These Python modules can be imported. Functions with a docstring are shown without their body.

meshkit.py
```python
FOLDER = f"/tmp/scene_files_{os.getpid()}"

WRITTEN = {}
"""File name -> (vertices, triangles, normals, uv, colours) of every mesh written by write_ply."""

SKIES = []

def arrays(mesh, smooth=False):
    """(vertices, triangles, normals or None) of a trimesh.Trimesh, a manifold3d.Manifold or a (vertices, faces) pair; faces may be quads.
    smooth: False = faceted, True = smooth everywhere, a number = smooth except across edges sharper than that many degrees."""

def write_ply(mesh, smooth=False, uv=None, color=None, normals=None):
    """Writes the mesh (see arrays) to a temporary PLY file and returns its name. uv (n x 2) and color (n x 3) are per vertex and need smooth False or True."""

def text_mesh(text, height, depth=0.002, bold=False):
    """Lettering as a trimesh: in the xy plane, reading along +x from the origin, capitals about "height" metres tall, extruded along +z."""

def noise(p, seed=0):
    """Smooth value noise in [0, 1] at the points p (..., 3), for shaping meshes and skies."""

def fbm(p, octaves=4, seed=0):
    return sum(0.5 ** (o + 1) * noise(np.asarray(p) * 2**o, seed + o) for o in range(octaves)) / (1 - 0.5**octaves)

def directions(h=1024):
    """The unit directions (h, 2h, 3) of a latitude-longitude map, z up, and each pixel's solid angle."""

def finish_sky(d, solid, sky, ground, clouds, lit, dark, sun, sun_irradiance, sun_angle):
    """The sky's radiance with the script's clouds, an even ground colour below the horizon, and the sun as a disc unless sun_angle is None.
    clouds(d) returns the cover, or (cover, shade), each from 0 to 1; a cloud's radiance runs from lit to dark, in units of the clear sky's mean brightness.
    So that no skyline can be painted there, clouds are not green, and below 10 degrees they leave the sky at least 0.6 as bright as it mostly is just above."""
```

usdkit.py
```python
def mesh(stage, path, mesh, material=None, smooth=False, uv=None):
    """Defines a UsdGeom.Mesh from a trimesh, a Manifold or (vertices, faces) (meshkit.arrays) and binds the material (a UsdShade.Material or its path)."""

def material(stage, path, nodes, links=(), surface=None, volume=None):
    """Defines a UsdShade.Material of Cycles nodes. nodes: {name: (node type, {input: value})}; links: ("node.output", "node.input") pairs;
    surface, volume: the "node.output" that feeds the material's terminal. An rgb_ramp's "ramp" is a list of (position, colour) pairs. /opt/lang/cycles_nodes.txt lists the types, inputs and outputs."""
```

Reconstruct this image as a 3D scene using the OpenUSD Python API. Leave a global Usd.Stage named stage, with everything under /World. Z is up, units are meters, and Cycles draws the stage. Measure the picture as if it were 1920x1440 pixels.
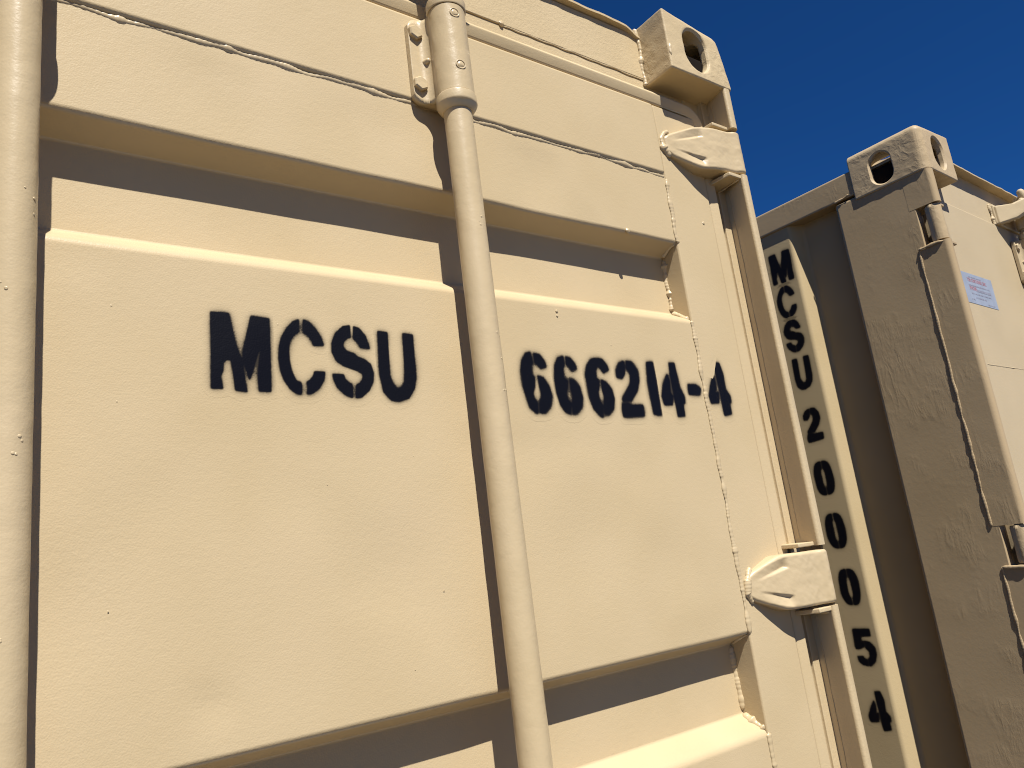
import math
import numpy as np
import trimesh
import manifold3d as m3
import shapely.geometry as sg
from scipy.ndimage import gaussian_filter
from PIL import Image, ImageDraw
import meshkit
import usdkit
from pxr import Gf, Sdf, Usd, UsdGeom, UsdLux, UsdShade, Vt

stage = Usd.Stage.CreateInMemory()
UsdGeom.SetStageUpAxis(stage, UsdGeom.Tokens.z)
UsdGeom.SetStageMetersPerUnit(stage, 1.0)
UsdGeom.Xform.Define(stage, '/World')
UsdGeom.Scope.Define(stage, '/World/Looks')

# ------------------------------------------------------------------ camera
cam = UsdGeom.Camera.Define(stage, '/World/camera')
R_ = (0.8048466841, -0.5809273159, -0.1214300977)
U_ = (-0.0403474133, -0.2576917951, 0.9653843923)
B_ = (-0.5921097037, -0.7720870368, -0.2308413013)
E_ = (0.0755200494, -0.7677269276, 1.6775593166)
M = Gf.Matrix4d(*R_, 0, *U_, 0, *B_, 0, *E_, 1)
cam.AddTransformOp().Set(M)
cam.CreateHorizontalApertureAttr(36.0)
cam.CreateVerticalApertureAttr(27.0)
cam.CreateFocalLengthAttr(1454.3157 / 1920 * 36)
cam.CreateClippingRangeAttr(Gf.Vec2f(0.02, 2000))
cam.CreateExposureAttr(0.74)

# ------------------------------------------------------------------ sky and sun
SUN_AZ = math.radians(12.8)      # the sun stands behind the camera and a little to its left
SUN_EL = math.radians(57.3)
sd = np.array([-math.sin(SUN_AZ) * math.cos(SUN_EL), -math.cos(SUN_AZ) * math.cos(SUN_EL), math.sin(SUN_EL)])
sky = UsdLux.DomeLight.Define(stage, '/World/sky')
sky.GetPrim().SetCustomDataByKey('kind', 'structure')
skym = usdkit.material(stage, '/World/Looks/sky_look', {
    'tex': ('sky_texture', {'sky_type': 'single_scattering', 'sun_disc': False, 'sun_elevation': SUN_EL,
                            'sun_rotation': math.atan2(sd[0], sd[1]), 'altitude': 1500.0, 'air_density': 0.8,
                            'aerosol_density': 0.02, 'ozone_density': 6.0}),
    'deep': ('mix', {'mix_type': 'multiply', 'fac': 1.0, 'color2': (0.167, 0.576, 1.002)}),     # the deep blue of clear dry air
    'bg': ('background_shader', {'strength': 0.05})},
    [('tex.color', 'deep.color1'), ('deep.color', 'bg.color')], surface='bg.background')
UsdShade.MaterialBindingAPI.Apply(sky.GetPrim()).Bind(skym)
sun = UsdLux.DistantLight.Define(stage, '/World/sun')
sun.CreateNormalizeAttr(True)
sun.CreateIntensityAttr(1.25)
sun.CreateAngleAttr(0.5)
sun.CreateColorAttr(Gf.Vec3f(1.0, 0.975, 0.945))
zax = sd / np.linalg.norm(sd)
xax = np.cross([0, 0, 1], zax); xax /= np.linalg.norm(xax)
yax = np.cross(zax, xax)
sun.AddTransformOp().Set(Gf.Matrix4d(*map(float, xax), 0, *map(float, yax), 0, *map(float, zax), 0, 0, 0, 10, 1))


# ------------------------------------------------------------------ materials
def paint(name, base, rough=0.42, fine=(600, 0.13), mid=(150, 0.20), wave=(9, 1.1), blem=0.25, wrinkle=0.0, wscale=(1, 1, 1), spec=0.12, ink=False, mott=0.05, dirt=0.0):
    """Old thick enamel over steel: orange peel, sags, waviness, specks, and where asked wrinkled and cracked layers. Heights in mm."""
    n = {'geo': ('geometry', {}),
         'nf': ('noise_texture', {'scale': float(fine[0]), 'detail': 1.0, 'roughness': 0.55}),
         'nm': ('noise_texture', {'scale': float(mid[0]), 'detail': 2.0, 'roughness': 0.6}),
         'nw': ('noise_texture', {'scale': float(wave[0]), 'detail': 0.0, 'roughness': 0.4}),
         'sf': ('math', {'math_type': 'multiply', 'value2': float(fine[1])}),
         'sm': ('math', {'math_type': 'multiply', 'value2': float(mid[1])}),
         'sw': ('math', {'math_type': 'multiply', 'value2': float(wave[1])}),
         'a1': ('math', {'math_type': 'add'}), 'a2': ('math', {'math_type': 'add'}), 'a4': ('math', {'math_type': 'add'}),
         # cracked and wrinkled layers
         'wm': ('mapping', {'scale': tuple(map(float, wscale))}),
         'wn': ('noise_texture', {'type': 'ridged_multifractal', 'scale': 58.0, 'detail': 3.0, 'roughness': 0.55, 'lacunarity': 2.3, 'distortion': 0.4, 'gain': 2.0, 'offset': 0.9}),
         'wmask': ('noise_texture', {'scale': 12.0, 'detail': 3.0}),
         'wmr': ('map_range', {'from_min': 0.47, 'from_max': 0.62, 'clamp': True}),
         'wmul': ('math', {'math_type': 'multiply'}),
         'ws': ('math', {'math_type': 'multiply', 'value2': float(wrinkle)}),
         'bump': ('bump', {'strength': 1.0, 'distance': 0.001}),
         'cn': ('noise_texture', {'scale': 5.0, 'detail': 3.0, 'roughness': 0.6}),
         'cr': ('rgb_ramp', {'ramp': [(0.25, tuple(c * (1 - mott) * (1, .99, .96)[i] for i, c in enumerate(base))), (0.55, base), (0.8, tuple(min(1, c * (1 + mott * .6)) * (1, 1, 1.02)[i] for i, c in enumerate(base)))]}),
         'rr': ('map_range', {'from_min': 0.3, 'from_max': 0.7, 'to_min': rough - 0.07, 'to_max': rough + 0.09}),
         'p': ('principled_bsdf', {'specular_ior_level': spec})}
    l = [('geo.position', 'nf.vector'), ('geo.position', 'nm.vector'), ('geo.position', 'nw.vector'),
         ('geo.position', 'wm.vector'), ('wm.vector', 'wn.vector'), ('geo.position', 'wmask.vector'), ('geo.position', 'cn.vector'),
         ('nf.fac', 'sf.value1'), ('nm.fac', 'sm.value1'), ('nw.fac', 'sw.value1'), ('sf.value', 'a1.value1'), ('sm.value', 'a1.value2'),
         ('a1.value', 'a2.value1'), ('sw.value', 'a2.value2'),
         ('wmask.fac', 'wmr.value'), ('wn.fac', 'wmul.value1'), ('wmr.result', 'wmul.value2'), ('wmul.value', 'ws.value1'),
         ('a2.value', 'a4.value1'), ('ws.value', 'a4.value2'), ('a4.value', 'bump.height'), ('bump.normal', 'p.normal'),
         ('cn.fac', 'cr.fac'), ('cn.fac', 'rr.value'), ('rr.result', 'p.roughness')]
    if not wrinkle:
        for k in ('wm', 'wn', 'wmask', 'wmr', 'wmul', 'ws', 'a4'):
            n.pop(k)
        l = [x for x in l if not any(s.split('.')[0] in ('wm', 'wn', 'wmask', 'wmr', 'wmul', 'ws', 'a4') for s in x)] + [('a2.value', 'bump.height')]
    if ink:
        n['ink'] = ('attribute', {'attribute': 'ink'})
        n['inkc'] = ('mix', {'mix_type': 'mix', 'color2': (0.004, 0.004, 0.006)})
        n['isp'] = ('map_range', {'from_min': 0.0, 'from_max': 1.0, 'to_min': spec, 'to_max': 0.12})
        l += [('ink.fac', 'inkc.fac'), ('cr.color', 'inkc.color1'), ('inkc.color', 'p.base_color'),
              ('ink.fac', 'isp.value'), ('isp.result', 'p.specular_ior_level')]
    else:
        l.append(('cr.color', 'p.base_color'))
    return usdkit.material(stage, '/World/Looks/' + name, n, l, surface='p.BSDF')


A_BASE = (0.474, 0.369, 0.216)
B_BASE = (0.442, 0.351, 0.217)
MA = paint('cream_panel_paint', A_BASE)
MAI = paint('cream_panel_paint_inked', A_BASE, ink=True)
MAR = paint('cream_rough_paint', A_BASE, rough=0.48, fine=(380, 0.42), mid=(150, 0.50), wave=(14, 0.6), blem=0.5)
MAC = paint('cream_casting_paint', A_BASE, rough=0.46, fine=(420, 0.25), mid=(130, 0.42), wave=(20, 0.6), blem=0.5, wrinkle=0.5)
MAF = paint('cream_flange_paint', A_BASE, rough=0.4, fine=(420, 0.2), mid=(140, 0.35), wave=(20, 0.5), spec=0.35)
MAROD = paint('cream_rod_paint', A_BASE, rough=0.33, fine=(500, 0.10), mid=(110, 0.30), wave=(30, 0.6), blem=0.6, spec=0.32)
MAW = paint('cream_weld_paint', A_BASE, rough=0.32, fine=(500, 0.05), mid=(160, 0.2), wave=(20, 0.3), blem=0.0, spec=0.4)
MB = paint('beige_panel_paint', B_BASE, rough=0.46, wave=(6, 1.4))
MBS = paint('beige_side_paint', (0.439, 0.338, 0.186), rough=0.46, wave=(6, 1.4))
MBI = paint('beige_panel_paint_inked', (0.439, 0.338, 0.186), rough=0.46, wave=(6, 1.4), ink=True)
MBW = paint('beige_cracked_paint', (0.377, 0.280, 0.161), rough=0.45, fine=(420, 0.07), mid=(110, 0.15), wave=(12, 0.6), blem=0.4, wrinkle=0.21, wscale=(1, 1.25, 0.32))  # base kept darker than the door paint, shade put into the grazing-lit post
MBC = paint('beige_casting_paint', (0.411, 0.312, 0.185), rough=0.46, fine=(420, 0.08), mid=(80, 0.22), wave=(14, 0.7), blem=0.4, wrinkle=0.3)


def flat(name, col, rough=0.6, spec=0.4):
    return usdkit.material(stage, '/World/Looks/' + name, {'geo': ('geometry', {}), 'n': ('noise_texture', {'scale': 40.0, 'detail': 4.0}),
        'r': ('rgb_ramp', {'ramp': [(0.3, tuple(c * .9 for c in col)), (0.7, tuple(min(1, c * 1.06) for c in col))]}),
        'p': ('principled_bsdf', {'roughness': rough, 'specular_ior_level': spec})}, [('geo.position', 'n.vector'), ('n.fac', 'r.fac'), ('r.color', 'p.base_color')], surface='p.BSDF')


M_STICK = flat('pale_blue_vinyl', (0.27, 0.30, 0.355), 0.5)
M_RED = flat('faded_red_print', (0.36, 0.17, 0.19), 0.5)
M_GREY = flat('faded_grey_print', (0.26, 0.26, 0.31), 0.5)
M_DARK = flat('near_black_matte', (0.012, 0.009, 0.007), 0.9, 0.05)  # matte near-black; in the casting liner this colour stands for shade
M_RUBBER = flat('painted_rubber', A_BASE, 0.55)
M_GROUND = usdkit.material(stage, '/World/Looks/gravel_ground', {
    'geo': ('geometry', {}), 'v': ('voronoi_texture', {'scale': 45.0}), 'n': ('noise_texture', {'scale': 0.6, 'detail': 8.0, 'roughness': 0.65}),
    'r': ('rgb_ramp', {'ramp': [(0.3, (0.085, 0.066, 0.044)), (0.7, (0.15, 0.118, 0.078))]}), 'hs': ('mix', {'mix_type': 'multiply', 'fac': 0.35}),
    'b': ('bump', {'distance': 0.02, 'strength': 0.7}), 'p': ('principled_bsdf', {'roughness': 0.9, 'specular_ior_level': 0.2})},
    [('geo.position', 'v.vector'), ('geo.position', 'n.vector'), ('n.fac', 'r.fac'), ('r.color', 'hs.color1'), ('v.color', 'hs.color2'), ('hs.color', 'p.base_color'),
     ('v.distance', 'b.height'), ('b.normal', 'p.normal')], surface='p.BSDF')

# ------------------------------------------------------------------ helpers
USED = {}


def numbered(parent, name):
    k = USED.get((parent, name), 0)
    USED[(parent, name)] = k + 1
    return f'{parent}/{name}' + (f'_{k:03d}' if k else '')


def tm(mesh):
    if isinstance(mesh, trimesh.Trimesh):
        return mesh
    if hasattr(mesh, 'to_mesh'):
        q = mesh.to_mesh()
        return trimesh.Trimesh(np.array(q.vert_properties)[:, :3], np.array(q.tri_verts), process=False)
    return trimesh.Trimesh(*mesh, process=False)


def cat(*ms):
    return trimesh.util.concatenate([tm(m) for m in ms])


XF = [None]      # a transform applied to all parts, for mirrored builds


def part(parent, name, mesh, mat, smooth=35, label=None, kind=None, ink=None):
    path = numbered(parent if isinstance(parent, str) else str(parent.GetPath()), name)
    mesh = tm(mesh)
    if XF[0] is not None:
        mesh = mesh.copy(); mesh.apply_transform(XF[0])
    m = usdkit.mesh(stage, path, mesh, mat, smooth=(True if ink is not None else smooth))
    if ink is not None:
        UsdGeom.PrimvarsAPI(m).CreatePrimvar('ink', Sdf.ValueTypeNames.FloatArray, 'vertex').Set(Vt.FloatArray.FromNumpy(np.asarray(ink, np.float32)))
    if label:
        m.GetPrim().SetCustomDataByKey('label', label)
    if kind:
        m.GetPrim().SetCustomDataByKey('kind', kind)
    return m.GetPrim()


def thing(name, label, category, loc=(0, 0, 0), rotz=0.0):
    x = UsdGeom.Xform.Define(stage, numbered('/World', name))
    x.AddTranslateOp().Set(Gf.Vec3d(*loc))
    x.AddRotateZOp().Set(rotz)
    x.GetPrim().SetCustomDataByKey('label', label)
    x.GetPrim().SetCustomDataByKey('category', category)
    return x.GetPrim()


def sph(c, r, seg=20):
    return m3.Manifold.sphere(float(r), seg).translate(tuple(map(float, c)))


def hull(*ms):
    return m3.Manifold.batch_hull(list(ms))


def rbox(x0, x1, y0, y1, z0, z1, r=0.002, seg=12):
    r = min(r, (x1 - x0) / 2 - 1e-5, (y1 - y0) / 2 - 1e-5, (z1 - z0) / 2 - 1e-5)
    return hull(*[sph((x, y, z), r, seg) for x in (x0 + r, x1 - r) for y in (y0 + r, y1 - r) for z in (z0 + r, z1 - r)])


def cyl(p, q, r, seg=32, r2=None):
    p, q = np.array(p, float), np.array(q, float)
    d = q - p
    L = np.linalg.norm(d); d = d / L
    c = m3.Manifold.cylinder(float(L), float(r), float(r if r2 is None else r2), seg)
    a = np.array([1.0, 0, 0]) if abs(d[0]) < .9 else np.array([0, 1.0, 0])
    x = np.cross(a, d); x /= np.linalg.norm(x); y = np.cross(d, x)
    return c.transform(np.column_stack([x, y, d, p]))


def arc_round(pts, radii, n=7):
    """Rounds the corners of an open polyline; radii one per point (0 keeps it sharp)."""
    pts = [np.array(p, float) for p in pts]
    out = [pts[0]]
    for i in range(1, len(pts) - 1):
        r = radii[i]
        a, b, c = pts[i - 1], pts[i], pts[i + 1]
        u, v = (a - b) / np.linalg.norm(a - b), (c - b) / np.linalg.norm(c - b)
        ang = math.acos(np.clip(u @ v, -1, 1))
        if r <= 0 or ang > math.pi - 1e-3:
            out.append(b); continue
        t = min(r / math.tan(ang / 2), .49 * np.linalg.norm(a - b), .49 * np.linalg.norm(c - b))
        rr = t * math.tan(ang / 2)
        w = (u + v) / np.linalg.norm(u + v)
        cen = b + w * rr / math.sin(ang / 2)
        p0, p1 = b + u * t - cen, b + v * t - cen
        tot = math.acos(np.clip(p0 @ p1 / rr / rr, -1, 1))
        for k in range(n + 1):
            s = k / n
            out.append(cen + (math.sin((1 - s) * tot) * p0 + math.sin(s * tot) * p1) / math.sin(tot))
    out.append(pts[-1])
    return np.array(out)


def sheet(profile, axis, lo, hi, thick, steps=1, wob=None):
    """A folded sheet: profile in the plane across axis ('x': (y, z); 'z': (x, y)), given thickness to the left of its run, run from lo to hi."""
    P = np.asarray(profile)
    d = np.gradient(P, axis=0); d /= np.linalg.norm(d, axis=1, keepdims=True)
    nrm = np.stack([-d[:, 1], d[:, 0]], 1)
    Q = P + nrm * thick
    ring = np.vstack([P, Q[::-1]])
    n = len(ring)
    S = np.linspace(lo, hi, steps + 1)
    V = np.vstack([np.column_stack([np.full(n, s), ring]) if axis == 'x' else np.column_stack([ring, np.full(n, s)]) for s in S])
    F = []
    for k in range(steps):
        for i in range(n):
            j = (i + 1) % n
            a, b, c, e = k * n + i, k * n + j, (k + 1) * n + j, (k + 1) * n + i
            F += [(a, b, c), (a, c, e)]
    h = len(P)
    for base, flip in ((0, 0), (steps * n, 1)):
        for i in range(h - 1):
            a, b, c, e = base + i, base + i + 1, base + n - 2 - i, base + n - 1 - i
            F += [(a, c, b), (a, e, c)] if not flip else [(a, b, c), (a, c, e)]
    t = trimesh.Trimesh(V, F, process=False)
    t.fix_normals()
    return t


def bead(pts, normal, r, seed, step=0.0012, ripple=0.13, wob=0.45, flatten=0.7, lump=0.0):
    """A hand-laid weld bead over the polyline pts, standing out along normal."""
    rng = np.random.default_rng(seed)
    pts = np.array(pts, float)
    seg = np.linalg.norm(np.diff(pts, axis=0), axis=1); cum = np.r_[0, np.cumsum(seg)]
    n = max(8, int(cum[-1] / step))
    s = np.linspace(0, cum[-1], n)
    C = np.stack([np.interp(s, cum, pts[:, k]) for k in range(3)], 1)
    T = np.gradient(C, axis=0); T /= np.linalg.norm(T, axis=1, keepdims=True)
    N = np.tile(np.array(normal, float), (n, 1)); N -= T * (N * T).sum(1, keepdims=True); N /= np.linalg.norm(N, axis=1, keepdims=True)
    S = np.cross(T, N)
    def sm(w):
        k = np.exp(-.5 * (np.arange(-4 * w, 4 * w + 1) / w) ** 2)
        x = np.convolve(rng.normal(size=n + 8 * w), k / k.sum(), 'valid'); return x / (x.std() + 1e-9)
    ph = np.cumsum(1 + .25 * sm(4)) * step / 0.0065 * math.pi
    rad = r * (1 + ripple * (np.abs(np.sin(ph)) - .5) + .20 * sm(5) + lump * np.maximum(0, sm(3) - .8))
    rad = np.maximum(rad, r * .25)
    lat = r * wob * .5 * sm(9)
    ends = np.minimum(1, np.minimum(np.arange(n), np.arange(n)[::-1]) / 3.0 + .15)
    rad = rad * ends
    K = 9
    th = np.linspace(-.15, math.pi + .15, K)
    V = np.concatenate([(C + S * (lat + rad * math.cos(t))[:, None] + N * (rad * flatten * math.sin(t))[:, None])[:, None] for t in th], 1).reshape(-1, 3)
    F = []
    for i in range(n - 1):
        for k in range(K - 1):
            a, b, c, e = i * K + k, i * K + k + 1, (i + 1) * K + k + 1, (i + 1) * K + k
            F += [(a, c, b), (a, e, c)]
    t = trimesh.Trimesh(V, F, process=False)
    f = t.faces[len(t.faces) // 2 + (K // 2)]
    if np.dot(np.cross(V[f[1]] - V[f[0]], V[f[2]] - V[f[0]]), normal) < 0:
        t.invert()
    return t


def blob(c, r, normal, seed, flat_=0.5):
    s = trimesh.creation.icosphere(2, 1.0)
    v = s.vertices * (1 + .35 * (meshkit.noise(s.vertices * 1.7 + seed * 7.3, seed) - .5))[:, None]
    nn = np.array(normal, float); nn /= np.linalg.norm(nn)
    v = v - np.outer(v @ nn, nn) * (1 - flat_)
    return trimesh.Trimesh(v * r + np.array(c), s.faces, process=False)


def displaced(m, amp, scale, seed, length=None):
    m = tm(m).copy()
    if length:
        m = m.subdivide_to_size(length, max_iter=12)
        m.merge_vertices()
    n = m.vertex_normals
    m.vertices = m.vertices + n * ((meshkit.fbm(m.vertices * scale, 3, seed) - .5) * 2 * amp)[:, None]
    return m


def stadium(w, h, n=14):
    r = w / 2
    return sg.LineString([(0, -(h / 2 - r)), (0, h / 2 - r)]).buffer(r, quad_segs=n)


def prism_y(poly, y0, y1):
    """Extrudes a shapely polygon in (x, z) between y0 and y1."""
    c = m3.CrossSection([np.array(poly.exterior.coords)[:-1].astype(float)], m3.FillRule.EvenOdd)
    return m3.Manifold.extrude(c, float(y1 - y0)).transform(np.array([[1, 0, 0, 0], [0, 0, -1.0, y1], [0, 1, 0, 0]]))


def prism_x(poly, x0, x1):
    """Extrudes a shapely polygon in (y, z) between x0 and x1."""
    c = m3.CrossSection([np.array(poly.exterior.coords)[:-1].astype(float)], m3.FillRule.EvenOdd)
    return m3.Manifold.extrude(c, float(x1 - x0)).transform(np.array([[0, 0, 1.0, x0], [1, 0, 0, 0], [0, 1, 0, 0]]))


def prism_z(poly, z0, z1):
    c = m3.CrossSection([np.array(poly.exterior.coords)[:-1].astype(float)], m3.FillRule.EvenOdd)
    return m3.Manifold.extrude(c, float(z1 - z0)).translate((0, 0, float(z0)))


# a casting in its own frame: outer side face at X=0 (body towards +X), front face at Y=0 (body towards +Y), bottom at 0
def casting_shade_liner():
    return rbox(0.0145, 0.1495, 0.0165, 0.1635, 0.0145, 0.060, 0.008) - rbox(0.0165, 0.1475, 0.0185, 0.1615, 0.0165, 0.08, 0.006)  # liner added in the unpainted cavity; its near-black colour holds the shade


def casting(rtop=0.012, rvert=0.012, seed=1, side_hole=True):
    w, d, h = 0.162, 0.178, 0.118
    s = 0.0035
    pts = []
    def put(x, y, z, r): pts.append(sph((x, y, z), r, 24))
    # inner corners small
    for y in (s, d - s):
        for z in (s, h - s):
            put(w - s, y, z, s)
    put(s, d - s, s, s); put(rtop, d - s, h - rtop, s)
    for a in np.linspace(0, math.pi / 2, 7):          # rounded long top edge, at the back end
        put(rtop - (rtop - s) * math.cos(a), d - s, h - rtop + (rtop - s) * math.sin(a), s)
    for a in np.linspace(0, math.pi / 2, 7):          # rounded front vertical edge, from the bottom up
        x, y = rvert - (rvert - s) * math.cos(a), rvert - (rvert - s) * math.sin(a)
        put(x, y, s, s)
    put(rtop, rtop, h - rtop, rtop); put(max(rvert, rtop), max(rvert, rtop), h - max(rvert, rtop), max(rvert, rtop))
    put(w - s, rtop * .6, h - s, s)
    body = hull(*pts)
    cav = rbox(0.014, w - 0.012, 0.016, d - 0.014, 0.014, h - 0.026, 0.012)
    def cutter(poly, kind):
        big = poly.buffer(0.0035)
        if kind == 'front':
            c1 = prism_y(poly, -0.03, 0.03)
            c2 = hull(prism_y(big, -0.006, 0.0), prism_y(poly, 0.0, 0.0045))
        else:
            c1 = prism_x(poly, -0.03, 0.03)
            c2 = hull(prism_x(big, -0.006, 0.0), prism_x(poly, 0.0, 0.0045))
        return c1 + c2
    import shapely.affinity as sa
    body = body - cav
    body = body - cutter(sa.translate(stadium(0.0605, 0.083), 0.0855, 0.057), 'front')
    if side_hole:
        body = body - cutter(sa.translate(stadium(0.052, 0.080), 0.102, 0.050), 'side')
    top = prism_z(sa.translate(stadium(0.064, 0.125), 0.085, 0.092), h - 0.05, h + 0.02)
    body = body - top
    t = tm(body.refine_to_length(0.005))
    return displaced(t, 0.0006, 55.0, seed)


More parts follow.
